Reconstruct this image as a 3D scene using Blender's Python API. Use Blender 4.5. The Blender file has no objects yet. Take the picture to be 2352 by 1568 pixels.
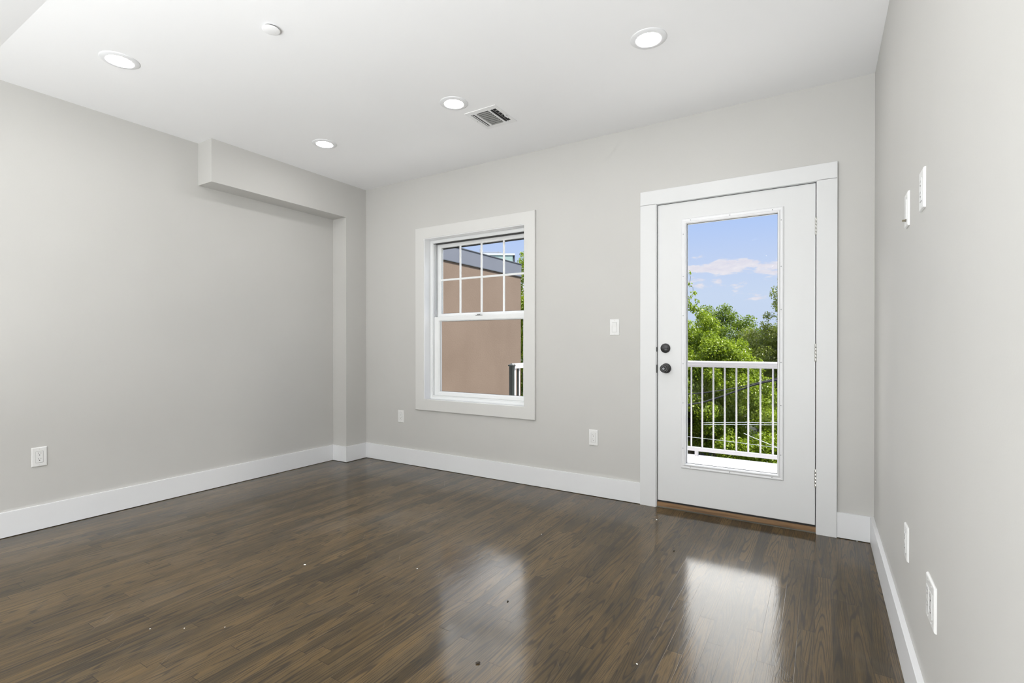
import bpy, bmesh, math, random
import numpy as np
from mathutils import Vector, Matrix, Euler
R = math.radians
S = bpy.context.scene
COL = S.collection

# ------------------------------------------------------------------ camera, sky, sun, lights, exposure
cd = bpy.data.cameras.new('camera')
cam = bpy.data.objects.new('camera', cd); COL.objects.link(cam)
cd.sensor_fit = 'HORIZONTAL'; cd.sensor_width = 36.0
cd.lens = 1151.225 / 2352 * 36.0
cd.shift_y = 10.377 / 2352
cd.clip_start = .02; cd.clip_end = 500
CAM = Vector((3.8045, -3.4386, 1.1104))
cam.location = CAM
cam.rotation_euler = (R(90 - .2119), 0, R(31.6746))
S.camera = cam
S.view_settings.view_transform = 'Standard'; S.view_settings.look = 'None'
S.view_settings.exposure = 0.0; S.view_settings.gamma = 1.0
S.view_settings.use_curve_mapping = False

class NT:
    """small helper around a node tree"""
    def __init__(self, tree): self.t = tree; self.n = tree.nodes; self.l = tree.links
    def new(self, kind, **kw):
        nd = self.n.new(kind)
        for k, v in kw.items(): setattr(nd, k, v)
        return nd
    def put(self, sock, v):
        if isinstance(v, bpy.types.NodeSocket): self.l.new(v, sock)
        elif v is not None: sock.default_value = v
    def m(self, op, a, b=None, c=None, clamp=False):
        nd = self.new('ShaderNodeMath', operation=op, use_clamp=clamp)
        for i, v in enumerate((a, b, c)):
            if v is not None: self.put(nd.inputs[i], v)
        return nd.outputs[0]
    def mix(self, f, a, b, mode='MIX'):
        nd = self.new('ShaderNodeMix', data_type='RGBA', blend_type=mode)
        self.put(nd.inputs[0], f)
        for s, v in ((nd.inputs[6], a), (nd.inputs[7], b)):
            self.put(s, (*v, 1) if isinstance(v, tuple) and len(v) == 3 else v)
        return nd.outputs[2]
    def ss(self, v, lo, hi):
        nd = self.new('ShaderNodeMapRange', interpolation_type='SMOOTHSTEP')
        self.put(nd.inputs[0], v); nd.inputs[1].default_value = lo; nd.inputs[2].default_value = hi
        return nd.outputs[0]
    def xyz(self, x, y, z):
        nd = self.new('ShaderNodeCombineXYZ')
        for i, v in enumerate((x, y, z)): self.put(nd.inputs[i], v)
        return nd.outputs[0]
    def noise(self, vec, scale, detail=2, rough=.5, dist=0):
        nd = self.new('ShaderNodeTexNoise')
        self.put(nd.inputs['Vector'], vec); nd.inputs['Scale'].default_value = scale
        nd.inputs['Detail'].default_value = detail; nd.inputs['Roughness'].default_value = rough
        nd.inputs['Distortion'].default_value = dist
        return nd.outputs[0]

SKY_STRENGTH = 1.0; FILL_BANK = 8.0
def make_world():
    w = bpy.data.worlds.new('sky'); S.world = w; w.use_nodes = True
    N = NT(w.node_tree); N.n.clear()
    out = N.new('ShaderNodeOutputWorld'); bg = N.new('ShaderNodeBackground')
    tc = N.new('ShaderNodeTexCoord'); sp = N.new('ShaderNodeSeparateXYZ')
    N.l.new(tc.outputs['Generated'], sp.inputs[0])
    X, Y, Z = sp.outputs
    ramp = N.new('ShaderNodeValToRGB'); N.l.new(Z, ramp.inputs[0])
    e = ramp.color_ramp.elements
    e[0].position = 0.0; e[0].color = (.58, .67, .86, 1)
    e[1].position = 1.0; e[1].color = (.16, .30, .80, 1)
    for p, c in ((.09, (.60, .70, .90, 1)), (.16, (.54, .65, .91, 1)), (.26, (.41, .575, .97, 1))):
        k = e.new(p); k.color = c
    # flat fair-weather cumulus low above the horizon
    az = N.m('ARCTAN2', X, Y)
    v = N.xyz(N.m('MULTIPLY', az, 1.0), N.m('MULTIPLY', Z, 2.8), 0.0)
    n1 = N.noise(v, 16, 6, .58)
    band = N.m('SUBTRACT', 1.0, N.m('ABSOLUTE', N.m('DIVIDE', N.m('SUBTRACT', Z, .139), .019)))
    band2 = N.m('MULTIPLY', N.m('SUBTRACT', 1.0, N.m('ABSOLUTE', N.m('DIVIDE', N.m('SUBTRACT', Z, .107), .022))), .45)
    bb = N.m('MAXIMUM', N.m('MAXIMUM', band, band2), -.6)
    hi = N.m('MULTIPLY', N.ss(Z, .3, .5), .55)
    s = N.m('ADD', N.m('ADD', n1, N.m('MULTIPLY', bb, .20)), N.m('MULTIPLY', hi, .35))
    mask = N.ss(s, .555, .66)
    shade = N.noise(v, 40, 4, .6)
    cc = N.mix(shade, (.66, .64, .78), (.97, .92, .93))
    colr = N.mix(N.m('MULTIPLY', mask, .92), ramp.outputs[0], cc)
    # unseen bright cloud bank, added to brighten floor reflections and the right wall
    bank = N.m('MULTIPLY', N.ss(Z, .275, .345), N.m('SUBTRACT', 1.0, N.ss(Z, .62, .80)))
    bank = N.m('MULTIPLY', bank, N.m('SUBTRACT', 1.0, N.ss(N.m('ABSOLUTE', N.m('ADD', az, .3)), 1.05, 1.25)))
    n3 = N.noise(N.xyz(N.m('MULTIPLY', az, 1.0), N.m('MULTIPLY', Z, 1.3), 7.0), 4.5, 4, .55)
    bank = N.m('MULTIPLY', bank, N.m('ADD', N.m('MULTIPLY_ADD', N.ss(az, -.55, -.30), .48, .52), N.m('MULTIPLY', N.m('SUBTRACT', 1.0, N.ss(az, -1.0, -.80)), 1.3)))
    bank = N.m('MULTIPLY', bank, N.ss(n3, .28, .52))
    colr = N.mix(bank, colr, (FILL_BANK * 1.0, FILL_BANK * .985, FILL_BANK * .97))
    # below the horizon: dull green-grey ground haze
    colr = N.mix(N.ss(Z, -.02, .0), (.20, .24, .16), colr)
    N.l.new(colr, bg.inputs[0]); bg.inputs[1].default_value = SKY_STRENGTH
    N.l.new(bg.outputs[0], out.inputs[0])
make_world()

sd = bpy.data.lights.new('sun', 'SUN'); sd.energy = 10.0; sd.angle = R(.53); sd.color = (1, .96, .88)
sun = bpy.data.objects.new('sun', sd); COL.objects.link(sun)
sun.location = (12, -1, 20)
sun.rotation_euler = Vector((-.46, .055, -.88)).to_track_quat('-Z', 'Y').to_euler()

# added broad up-light behind the camera, fills the room by way of the ceiling
fd = bpy.data.lights.new('added_up_fill', 'AREA'); fd.shape = 'DISK'; fd.size = 3.0; fd.energy = 350; fd.color = (.95, .98, 1)
up_fill = bpy.data.objects.new('added_up_fill', fd); COL.objects.link(up_fill)
up_fill.location = (2.5, -5.5, .20); up_fill.rotation_euler = Vector((.20, .05, 1)).to_track_quat('-Z', 'Y').to_euler()
LENS_STRENGTH = 98.0

# ------------------------------------------------------------------ materials
def principled(name):
    m = bpy.data.materials.new(name); m.use_nodes = True
    N = NT(m.node_tree); b = N.n['Principled BSDF']
    return m, N, b
def paint(name, col, rough=.5, bump=.0, scale=300, var=.0, metal=0.0, spec=.5):
    m, N, b = principled(name)
    b.inputs['Roughness'].default_value = rough; b.inputs['Metallic'].default_value = metal
    b.inputs['Specular IOR Level'].default_value = spec
    tc = N.new('ShaderNodeTexCoord')
    if var:
        n = N.noise(tc.outputs['Object'], 1.7, 4)
        c = N.mix(N.ss(n, .3, .7), tuple(x * (1 - var) for x in col), tuple(min(1, x * (1 + var)) for x in col))
        N.l.new(c, b.inputs['Base Color'])
    else: b.inputs['Base Color'].default_value = (*col, 1)
    if bump:
        n = N.noise(tc.outputs['Object'], scale, 3)
        bp = N.new('ShaderNodeBump'); bp.inputs['Strength'].default_value = bump; bp.inputs['Distance'].default_value = .001
        N.l.new(n, bp.inputs['Height']); N.l.new(bp.outputs[0], b.inputs['Normal'])
    return m
M = {}
M['wall'] = paint('greige_wall_paint', (.535, .527, .505), .65, .15, 220, .012)
M['ceiling'] = paint('white_ceiling_paint', (.86, .86, .865), .7, .1, 200, .006)
M['trim'] = paint('white_trim_paint', (.75, .755, .765), .35, .03, 90)
M['casing'] = paint('off_white_casing_paint', (.635, .63, .61), .4, .03, 90)
M['door'] = paint('white_door_paint', (.69, .695, .695), .4, .04, 60)
M['vinyl'] = paint('white_vinyl', (.80, .81, .81), .3)
M['vinylgrey'] = paint('grey_vinyl_track', (.55, .56, .57), .4)
M['gasket'] = paint('black_rubber_gasket', (.012, .012, .012), .6)
M['black'] = paint('matte_black_metal', (.018, .018, .019), .32, spec=.6)
M['steel'] = paint('satin_nickel', (.62, .61, .58), .3, metal=.9)
M['plastic'] = paint('white_plastic', (.74, .74, .73), .3)
M['dark'] = paint('dark_slot', (.02, .02, .02), .7)
M['slotgrey'] = paint('grey_slot', (.22, .22, .215), .7)
M['plug'] = paint('grey_screw_head', (.25, .26, .27), .5)
M['ventmetal'] = paint('white_enamel', (.80, .80, .80), .4)
M['louver'] = paint('shade_toned_louver', (.27, .27, .26), .45)  # louver colour darkened to stand for shade inside the register
M['brass'] = paint('brass_connector', (.30, .27, .20), .35, metal=.8)
M['chip'] = paint('white_plaster_crumb', (.8, .79, .76), .8)
M['darkchip'] = paint('dark_crumb', (.05, .04, .03), .8)
M['railwhite'] = paint('white_painted_rail', (.42, .41, .43), .35, .1, 60, .03)
M['railblack'] = paint('black_painted_rail', (.02, .024, .024), .4)
M['cable'] = paint('black_cable_sheath', (.012, .012, .014), .5)
M['whitecable'] = paint('pale_cable', (.55, .58, .6), .5)
M['bark'] = paint('bark', (.10, .085, .065), .9, .6, 20, .2)
M['slate'] = paint('grey_blue_parapet_metal', (.125, .135, .17), .5, .1, 8, .04)
M['slatedark'] = paint('dark_drip_edge', (.07, .08, .10), .5)
M['mint'] = paint('mint_glass_panel', (.42, .56, .53), .2, var=.05)
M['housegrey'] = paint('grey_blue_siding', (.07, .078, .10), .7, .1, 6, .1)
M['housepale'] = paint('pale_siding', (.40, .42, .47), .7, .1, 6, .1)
M['roof'] = paint('dark_roof', (.06, .055, .055), .8, .2, 20, .2)
M['exterior'] = paint('white_render', (.6, .59, .57), .8)
M['pane_dark'] = paint('dark_window_pane', (.02, .025, .03), .1)

def glass_mat():
    m = bpy.data.materials.new('clear_window_glass'); m.use_nodes = True
    N = NT(m.node_tree); N.n.clear()
    out = N.new('ShaderNodeOutputMaterial'); mx = N.new('ShaderNodeMixShader')
    tr = N.new('ShaderNodeBsdfTransparent'); tr.inputs[0].default_value = (.985, .995, .99, 1)
    gl = N.new('ShaderNodeBsdfGlossy'); gl.inputs['Roughness'].default_value = 0.0; gl.inputs[0].default_value = (1, 1, 1, 1)
    fr = N.new('ShaderNodeFresnel'); fr.inputs[0].default_value = 1.3
    N.l.new(N.m('MULTIPLY', fr.outputs[0], .03), mx.inputs[0]); N.l.new(tr.outputs[0], mx.inputs[1]); N.l.new(gl.outputs[0], mx.inputs[2])
    N.l.new(mx.outputs[0], out.inputs[0])
    return m
M['glass'] = glass_mat()

def lens_mat():
    m = bpy.data.materials.new('lit_led_lens'); m.use_nodes = True
    N = NT(m.node_tree); N.n.clear()
    out = N.new('ShaderNodeOutputMaterial'); em = N.new('ShaderNodeEmission')
    em.inputs[0].default_value = (1, .99, .985, 1); em.inputs[1].default_value = LENS_STRENGTH
    N.l.new(em.outputs[0], out.inputs[0]); return m
M['lens'] = lens_mat()

def floor_mat():
    m, N, b = principled('dark_stained_oak_strip_floor')
    tc = N.new('ShaderNodeTexCoord'); sp = N.new('ShaderNodeSeparateXYZ'); N.l.new(tc.outputs['Object'], sp.inputs[0])
    X, Y = sp.outputs[0], sp.outputs[1]
    W = .0572
    u = N.m('DIVIDE', N.m('ADD', X, 10.0), W); colr = N.m('FLOOR', u); fu = N.m('FRACT', u)
    w1 = N.new('ShaderNodeTexWhiteNoise', noise_dimensions='1D'); N.l.new(colr, w1.inputs['W'])
    L = N.m('MULTIPLY_ADD', w1.outputs[0], .5, .55)
    v = N.m('ADD', N.m('DIVIDE', N.m('ADD', Y, 20.0), L), N.m('MULTIPLY', w1.outputs[0], 17.3))
    row = N.m('FLOOR', v); fv = N.m('FRACT', v)
    w2 = N.new('ShaderNodeTexWhiteNoise', noise_dimensions='3D'); N.l.new(N.xyz(colr, row, 3.7), w2.inputs['Vector'])
    s2 = N.new('ShaderNodeSeparateXYZ'); N.l.new(w2.outputs['Color'], s2.inputs[0])
    ia, ib, ic = s2.outputs
    gx = N.m('ADD', X, N.m('MULTIPLY', ia, 31.0)); gy = N.m('ADD', Y, N.m('MULTIPLY', ib, 57.0))
    # cathedral figure = contour lines of a long stretched noise, a different cut for each board
    # low frequency warp
    wv = N.noise(N.xyz(N.m('MULTIPLY', gx, 30.0), N.m('MULTIPLY', gy, 3.2), ic), 1.0, 2, .5)
    fig = N.noise(N.xyz(N.m('MULTIPLY', gx, 14.0), N.m('MULTIPLY', gy, .62), N.m('MULTIPLY', wv, .30)), 1.0, 1.0, .4)
    cnt = N.m('MULTIPLY_ADD', ic, 18.0, 14.0)
    ring = N.m('PINGPONG', N.m('MULTIPLY', fig, cnt), .5)
    ringl = N.ss(ring, .04, .22)            # 0 on the thin dark late-wood lines
    # fine pores
    pores = N.noise(N.xyz(N.m('MULTIPLY', gx, 420.0), N.m('MULTIPLY', gy, 14.0), ia), 1.0, 3, .6)
    porem = N.ss(pores, .36, .56)
    streak = N.noise(N.xyz(N.m('MULTIPLY', gx, 55.0), N.m('MULTIPLY', gy, 1.7), ib), 1.0, 3, .55)
    base = N.mix(ia, (.050, .035, .017), (.138, .093, .043))
    base = N.mix(N.m('MULTIPLY', N.ss(ib, .55, 1.0), .5), base, (.060, .046, .026))
    base = N.mix(N.m('MULTIPLY', N.ss(streak, .35, .75), .45), base, (.165, .103, .038))
    blot = N.noise(N.xyz(N.m('MULTIPLY', X, 3.2), N.m('MULTIPLY', Y, 2.0), 0.0), 1.0, 4, .6)
    base = N.mix(N.m('MULTIPLY', N.ss(blot, .42, .70), .5), base, (.036, .027, .014))
    dark = N.mix(.5, base, (.012, .010, .008)); dark = N.mix(.72, base, (.018, .016, .014))
    c = N.mix(N.m('MULTIPLY', N.m('SUBTRACT', 1.0, ringl), .92), base, dark)
    c = N.mix(N.m('MULTIPLY', N.m('SUBTRACT', 1.0, porem), .55), c, dark)
    # walked-in dust film and scratches
    dz = N.noise(N.xyz(X, Y, 5.0), 1.25, 5, .62)
    dust = N.m('MULTIPLY', N.ss(dz, .50, .78), .10)
    c = N.mix(dust, c, (.40, .37, .345))
    sc = N.noise(N.xyz(N.m('MULTIPLY', N.m('ADD', X, N.m('MULTIPLY', Y, .8)), 90.0), N.m('MULTIPLY', N.m('SUBTRACT', Y, X), 2.2), 2.0), 1.0, 2, .5)
    scm = N.m('MULTIPLY', N.ss(sc, .70, .78), .14)
    c = N.mix(scm, c, (.42, .39, .36))
    # seams: hairline gaps between strips and at butt ends
    e1 = N.m('MINIMUM', fu, N.m('SUBTRACT', 1.0, fu)); e1 = N.m('MULTIPLY', e1, W)
    e2 = N.m('MINIMUM', fv, N.m('SUBTRACT', 1.0, fv)); e2 = N.m('MULTIPLY', e2, L)
    seam1 = N.m('SUBTRACT', 1.0, N.ss(e1, .0003, .0011)); seam2 = N.m('SUBTRACT', 1.0, N.ss(e2, .0004, .0014))
    seam = N.m('MAXIMUM', N.m('MULTIPLY', seam1, .55), N.m('MULTIPLY', seam2, .8))
    pale = N.ss(N.noise(N.xyz(N.m('MULTIPLY', colr, 3.1), N.m('MULTIPLY', Y, 1.6), 0.0), 1.0, 2), .52, .62)
    sc2 = N.mix(N.m('MULTIPLY', pale, seam1), (.018, .014, .010), (.26, .21, .16))
    c = N.mix(seam, c, sc2)
    N.l.new(c, b.inputs['Base Color'])
    rr = N.noise(N.xyz(N.m('MULTIPLY', X, 6.0), N.m('MULTIPLY', Y, 5.0), 1.0), 1.0, 5, .6)
    b.inputs['Roughness'].default_value = .42
    b.inputs['Specular IOR Level'].default_value = .04
    b.inputs['Coat Weight'].default_value = .8
    b.inputs['Coat IOR'].default_value = 1.36
    N.put(b.inputs['Coat Roughness'], N.m('ADD', N.m('MULTIPLY_ADD', rr, .10, .07), N.m('MULTIPLY', dust, .35)))
    h = N.m('ADD', N.m('MULTIPLY', pores, .25), N.m('ADD', N.m('MULTIPLY', ringl, .06), N.m('MULTIPLY', N.m('SUBTRACT', 1.0, seam), .35)))
    wob = N.noise(N.xyz(N.m('MULTIPLY', X, 17.0), N.m('MULTIPLY', Y, 5.0), 4.0), 1.0, 2)
    h = N.m('ADD', h, N.m('MULTIPLY', wob, 1.5))
    bp = N.new('ShaderNodeBump'); bp.inputs['Strength'].default_value = .5; bp.inputs['Distance'].default_value = .0006
    N.l.new(h, bp.inputs['Height']); N.l.new(bp.outputs[0], b.inputs['Normal']); N.l.new(bp.outputs[0], b.inputs['Coat Normal'])
    return m
M['floor'] = floor_mat()

def stucco_mat():
    m, N, b = principled('tan_stucco')
    tc = N.new('ShaderNodeTexCoord'); n = N.noise(tc.outputs['Object'], .9, 5, .6); n2 = N.noise(tc.outputs['Object'], 40, 3)
    c = N.mix(N.ss(n, .3, .7), (.158, .112, .085), (.185, .134, .104))
    N.l.new(c, b.inputs['Base Color']); b.inputs['Roughness'].default_value = .9
    bp = N.new('ShaderNodeBump'); bp.inputs['Strength'].default_value = .2; bp.inputs['Distance'].default_value = .01
    N.l.new(n2, bp.inputs['Height']); N.l.new(bp.outputs[0], b.inputs['Normal']); return m
M['stucco'] = stucco_mat()

def wood_mat(name, a, bcol):
    m, N, b = principled(name)
    tc = N.new('ShaderNodeTexCoord'); sp = N.new('ShaderNodeSeparateXYZ'); N.l.new(tc.outputs['Object'], sp.inputs[0])
    n = N.noise(N.xyz(N.m('MULTIPLY', sp.outputs[0], 3.0), N.m('MULTIPLY', sp.outputs[1], 60.0), N.m('MULTIPLY', sp.outputs[2], 60.0)), 1.0, 4, .6)
    N.l.new(N.mix(N.ss(n, .3, .7), a, bcol), b.inputs['Base Color']); b.inputs['Roughness'].default_value = .55
    return m
M['sill'] = wood_mat('brown_sill_wood', (.13, .070, .030), (.27, .155, .07))
M['silldark'] = wood_mat('dark_sill_foot', (.05, .045, .035), (.16, .15, .12))  # darker, greyer tone for the strip at the threshold foot

def deck_mat():
    m, N, b = principled('white_deck_boards')
    tc = N.new('ShaderNodeTexCoord'); sp = N.new('ShaderNodeSeparateXYZ'); N.l.new(tc.outputs['Object'], sp.inputs[0])
    n = N.noise(N.xyz(N.m('MULTIPLY', sp.outputs[0], 2.0), N.m('MULTIPLY', sp.outputs[1], 50.0), 0.0), 1.0, 4, .6)
    fy = N.m('FRACT', N.m('DIVIDE', sp.outputs[1], .14)); seam = N.m('LESS_THAN', fy, .035)
    c = N.mix(n, (.72, .70, .69), (.85, .84, .83)); c = N.mix(N.m('MULTIPLY', seam, .6), c, (.3, .28, .27))
    N.l.new(c, b.inputs['Base Color']); b.inputs['Roughness'].default_value = .6; return m
M['deck'] = deck_mat()

def leaf_mat(name, c1, c2, c3):
    m = bpy.data.materials.new(name); m.use_nodes = True
    N = NT(m.node_tree); N.n.clear()
    out = N.new('ShaderNodeOutputMaterial')
    g = N.new('ShaderNodeNewGeometry')
    oi = g.outputs['Random Per Island']
    c = N.mix(N.ss(oi, 0, .6), c1, c2); c = N.mix(N.ss(oi, .6, 1.0), c, c3)
    d = N.new('ShaderNodeBsdfDiffuse'); t = N.new('ShaderNodeBsdfTranslucent'); gl = N.new('ShaderNodeBsdfGlossy')
    gl.inputs['Roughness'].default_value = .35; gl.inputs[0].default_value = (.5, .5, .5, 1)
    N.l.new(c, d.inputs[0]); N.l.new(N.mix(.5, c, (.30, .42, .02)), t.inputs[0])
    m1 = N.new('ShaderNodeMixShader'); m1.inputs[0].default_value = .42
    N.l.new(d.outputs[0], m1.inputs[1]); N.l.new(t.outputs[0], m1.inputs[2])
    m2 = N.new('ShaderNodeMixShader'); m2.inputs[0].default_value = .06
    N.l.new(m1.outputs[0], m2.inputs[1]); N.l.new(gl.outputs[0], m2.inputs[2])
    N.l.new(m2.outputs[0], out.inputs[0]); return m
M['leaf_bright'] = leaf_mat('bright_spring_leaves', (.14, .21, .010), (.22, .30, .018), (.32, .39, .04))
M['leaf_olive'] = leaf_mat('olive_leaves', (.115, .14, .032), (.18, .20, .052), (.24, .25, .09))
M['leaf_mid'] = leaf_mat('mid_green_leaves', (.06, .11, .018), (.11, .17, .025), (.18, .24, .05))
M['grass'] = paint('yard_ground', (.06, .07, .035), .9, .5, 3, .4)

# ------------------------------------------------------------------ mesh helpers
def link(name, me, mat, parent=None, smooth=False):
    o = bpy.data.objects.new(name, me); COL.objects.link(o)
    for mm in (mat if isinstance(mat, (list, tuple)) else [mat]):
        if mm is not None: me.materials.append(mm)
    if smooth:
        for p in me.polygons: p.use_smooth = True
    if parent: o.parent = parent
    return o
def build(name, bm, mat, parent=None, smooth=False):
    bmesh.ops.recalc_face_normals(bm, faces=bm.faces)
    me = bpy.data.meshes.new(name); bm.to_mesh(me); bm.free()
    return link(name, me, mat, parent, smooth)
def abox(bm, x0, x1, y0, y1, z0, z1, bev=0.0, mi=0, seg=2):
    c = Vector(((x0 + x1) / 2, (y0 + y1) / 2, (z0 + z1) / 2))
    g = bmesh.ops.create_cube(bm, size=1, matrix=Matrix.Translation(c) @ Matrix.Diagonal((abs(x1 - x0), abs(y1 - y0), abs(z1 - z0), 1)))
    vs = g['verts']
    fs = set(f for v in vs for f in v.link_faces)
    for f in fs: f.material_index = mi
    if bev:
        es = list(set(e for v in vs for e in v.link_edges))
        bmesh.ops.bevel(bm, geom=es, offset=bev, segments=seg, affect='EDGES', profile=.6)
def box(name, b, mat, parent=None, bev=0.0, seg=2):
    bm = bmesh.new(); abox(bm, *b, bev=bev, seg=seg); return build(name, bm, mat, parent)
def lathe(bm, prof, mtx=Matrix.Identity(4), n=48, cap=True):
    """prof: (r, z) list revolved about local z"""
    rings = []
    for r, z in prof:
        if r < 1e-6: rings.append([bm.verts.new(mtx @ Vector((0, 0, z)))]); continue
        rings.append([bm.verts.new(mtx @ Vector((r * math.cos(2 * math.pi * i / n), r * math.sin(2 * math.pi * i / n), z))) for i in range(n)])
    for a, b in zip(rings, rings[1:]):
        for i in range(n):
            j = (i + 1) % n
            if len(a) == 1 and len(b) == 1: continue
            if len(a) == 1: bm.faces.new((a[0], b[i], b[j]))
            elif len(b) == 1: bm.faces.new((a[i], a[j], b[0]))
            else: bm.faces.new((a[i], a[j], b[j], b[i]))
def ring_profile(bm, x0, x1, z0, z1, prof, closed=False):
    """mitred rectangular frame in the xz plane: prof = (inset, y) list"""
    loops = []
    for d, y in prof:
        loops.append([bm.verts.new(p) for p in ((x0 + d, y, z0 + d), (x1 - d, y, z0 + d), (x1 - d, y, z1 - d), (x0 + d, y, z1 - d))])
    pairs = list(zip(loops, loops[1:]))
    if closed: pairs.append((loops[-1], loops[0]))
    for a, b in pairs:
        for i in range(4):
            j = (i + 1) % 4
            bm.faces.new((a[i], a[j], b[j], b[i]))
def frame(name, x0, x1, z0, z1, w, ya, yb, mat, parent, bev=.0015):
    bm = bmesh.new()
    ring_profile(bm, x0, x1, z0, z1, [(0, yb), (0, ya + bev), (bev, ya), (w - bev, ya), (w, ya + bev), (w, yb)], closed=True)
    return build(name, bm, mat, parent)
def tube(bm, pts, rad, n=8):
    pts = [Vector(p) for p in pts]; rs = rad if isinstance(rad, (list, tuple)) else [rad] * len(pts)
    prev = None
    for i, p in enumerate(pts):
        d = (pts[min(i + 1, len(pts) - 1)] - pts[max(i - 1, 0)]).normalized()
        a = d.orthogonal().normalized() if prev is None else (prev - d * prev.dot(d)).normalized()
        prev = a; b_ = d.cross(a)
        ring = [bm.verts.new(p + (a * math.cos(2 * math.pi * k / n) + b_ * math.sin(2 * math.pi * k / n)) * rs[i]) for k in range(n)]
        if i:
            for k in range(n): bm.faces.new((last[k], last[(k + 1) % n], ring[(k + 1) % n], ring[k]))
        else: bm.faces.new(ring[::-1])
        last = ring
    bm.faces.new(last)
def thing(name, label, cat, loc=(0, 0, 0), rz=0, group=None, kind=None):
    o = bpy.data.objects.new(name, None); COL.objects.link(o); o.empty_display_size = .1
    o.location = loc; o.rotation_euler = (0, 0, rz)
    tag(o, label, cat, group, kind); return o
def tag(o, label, cat=None, group=None, kind=None):
    o['label'] = label
    if cat: o['category'] = cat
    if group: o['group'] = group
    if kind: o['kind'] = kind
    return o
def struct(o, label, cat): return tag(o, label, cat, kind='structure')
def copy_tree(o, parent=None):
    c = o.copy(); COL.objects.link(c); c.parent = parent
    for ch in o.children: copy_tree(ch, c)
    return c

# ------------------------------------------------------------------ room shell
W, H, RC = 4.0566, 2.618, .1854
SE, SP, HS = 1.4657, .2434, 2.3024          # soffit end, pilaster depth, soffit underside
YB, YC, SL, YD = -7.0, -2.634, .25, -3.3              # rear of the room, ceiling fold, slope of the rear ceiling
T = .2
# openings in the back wall
WX0, WX1, WZ0, WZ1 = .755, 1.843, .597, 2.065
DX0, DX1, DZ1 = 2.838, 3.794, 2.075

bm = bmesh.new(); abox(bm, -RC - T, W + T, YB - T, .0, -.12, 0)
struct(build('floor', bm, M['floor']), 'dark brown oak strip floor with worn gloss', 'floor')
bm = bmesh.new(); vs = []
HD = H - (YC - YD) * SL                     # lower rear ceiling behind a short sloping fold
for (y, z) in ((0 + T, H), (YC, H), (YD, HD), (YB - T, HD), (YB - T, H + .25), (T, H + .25)):
    vs.append((bm.verts.new((-RC - T, y, z)), bm.verts.new((W + T, y, z))))
for i in range(6):
    j = (i + 1) % 6; bm.faces.new((vs[i][0], vs[i][1], vs[j][1], vs[j][0]))
bm.faces.new([v[0] for v in vs]); bm.faces.new([v[1] for v in vs][::-1])
struct(build('ceiling', bm, M['ceiling']), 'smooth white ceiling', 'ceiling')

bm = bmesh.new()
for b in ((-RC - T, WX0, 0, T, 0, H), (WX0, WX1, 0, T, 0, WZ0), (WX0, WX1, 0, T, WZ1, H), (WX1, DX0, 0, T, 0, H), (DX0, DX1, 0, T, DZ1, H), (DX1, W + T, 0, T, 0, H)):
    abox(bm, *b)
bmesh.ops.remove_doubles(bm, verts=bm.verts, dist=1e-5)
struct(build('wall_back', bm, M['wall']), 'greige back wall with the window and the glazed door', 'wall')
bm = bmesh.new()
abox(bm, -RC - T, -RC, YB, 0, 0, H)
abox(bm, -RC - .001, 0, -SE, 0, HS, H); abox(bm, -RC - .001, 0, -SP, 0, 0, HS)
struct(build('wall_left', bm, M['wall']), 'greige left wall with a boxed soffit and a corner pilaster', 'wall')
struct(box('wall_right', (W, W + T, YB, 0, 0, H), M['wall']), 'pale right wall close to the camera', 'wall')
struct(box('wall_front', (-RC - T, W + T, YB - T, YB, 0, H), M['wall']), 'greige wall behind the camera', 'wall')

# baseboards
HB, BT = .147, .015
def board(name, segs, label):
    bm = bmesh.new()
    for s in segs: abox(bm, *s[:4], .003, HB, bev=.0015)
    return struct(build(name, bm, M['trim']), label, 'baseboard')
board('baseboard_left', [(-RC, -RC + BT, YB, -SP, 0)], 'white baseboard along the left wall')
board('baseboard_corner', [(-RC + BT, BT, -SP - BT, -SP, 0), (0, BT, -SP, 0, 0)], 'white baseboard wrapping the corner pilaster')
board('baseboard_back', [(BT, 2.7377, -BT, 0, 0)], 'white baseboard on the back wall under the window')
board('baseboard_door_side', [(3.8822, W - .018, -BT, 0, 0)], 'short white baseboard between the door casing and right wall')
board('baseboard_right', [(W - .018, W, YB, 0, 0)], 'white baseboard along the right wall')
board('baseboard_front', [(-RC + BT, W - .018, YB, YB + BT, 0)], 'white baseboard behind the camera')

# ------------------------------------------------------------------ window
win = thing('window_1', 'white double-hung window with a grid in its upper sash', 'window', (0, 0, 0), kind='structure')
frame('window_casing', .6625, 1.9043, .5165, 2.1568, .0995, -.02, 0.0, M['casing'], win, .002)
frame('jamb_liner', .755, 1.843, .597, 2.065, .014, -.017, .2, M['trim'], win, .002)
bm = bmesh.new()                                   # vinyl master frame with stepped inner face
X0, X1, Z0, Z1 = .769, 1.829, .611, 2.051
ring_profile(bm, X0, X1, Z0, Z1, [(0, .19), (0, .062), (.001, .060), (.023, .060), (.024, .062), (.024, .068), (.028, .070), (.028, .19)], closed=True)
build('window_frame', bm, M['vinyl'], win)
for side, sg in ((X0 + .028, 1), (X1 - .028, -1)):  # side tracks in which the sashes slide
    bm = bmesh.new()
    for ya, yb, d in ((.074, .081, .002), (.092, .097, .009), (.108, .121, .003), (.134, .139, .009), (.150, .160, .004)):
        a, b_ = sorted((side, side + sg * d)); abox(bm, a, b_, ya, yb, Z0 + .028, Z1 - .028)
    build('sash_track', bm, M['vinylgrey'], win)
bm = bmesh.new(); abox(bm, X0 + .028, X1 - .028, .068, .1, Z0 + .0285, Z0 + .036, .001)
build('sill_ledge', bm, M['vinyl'], win)
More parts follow.
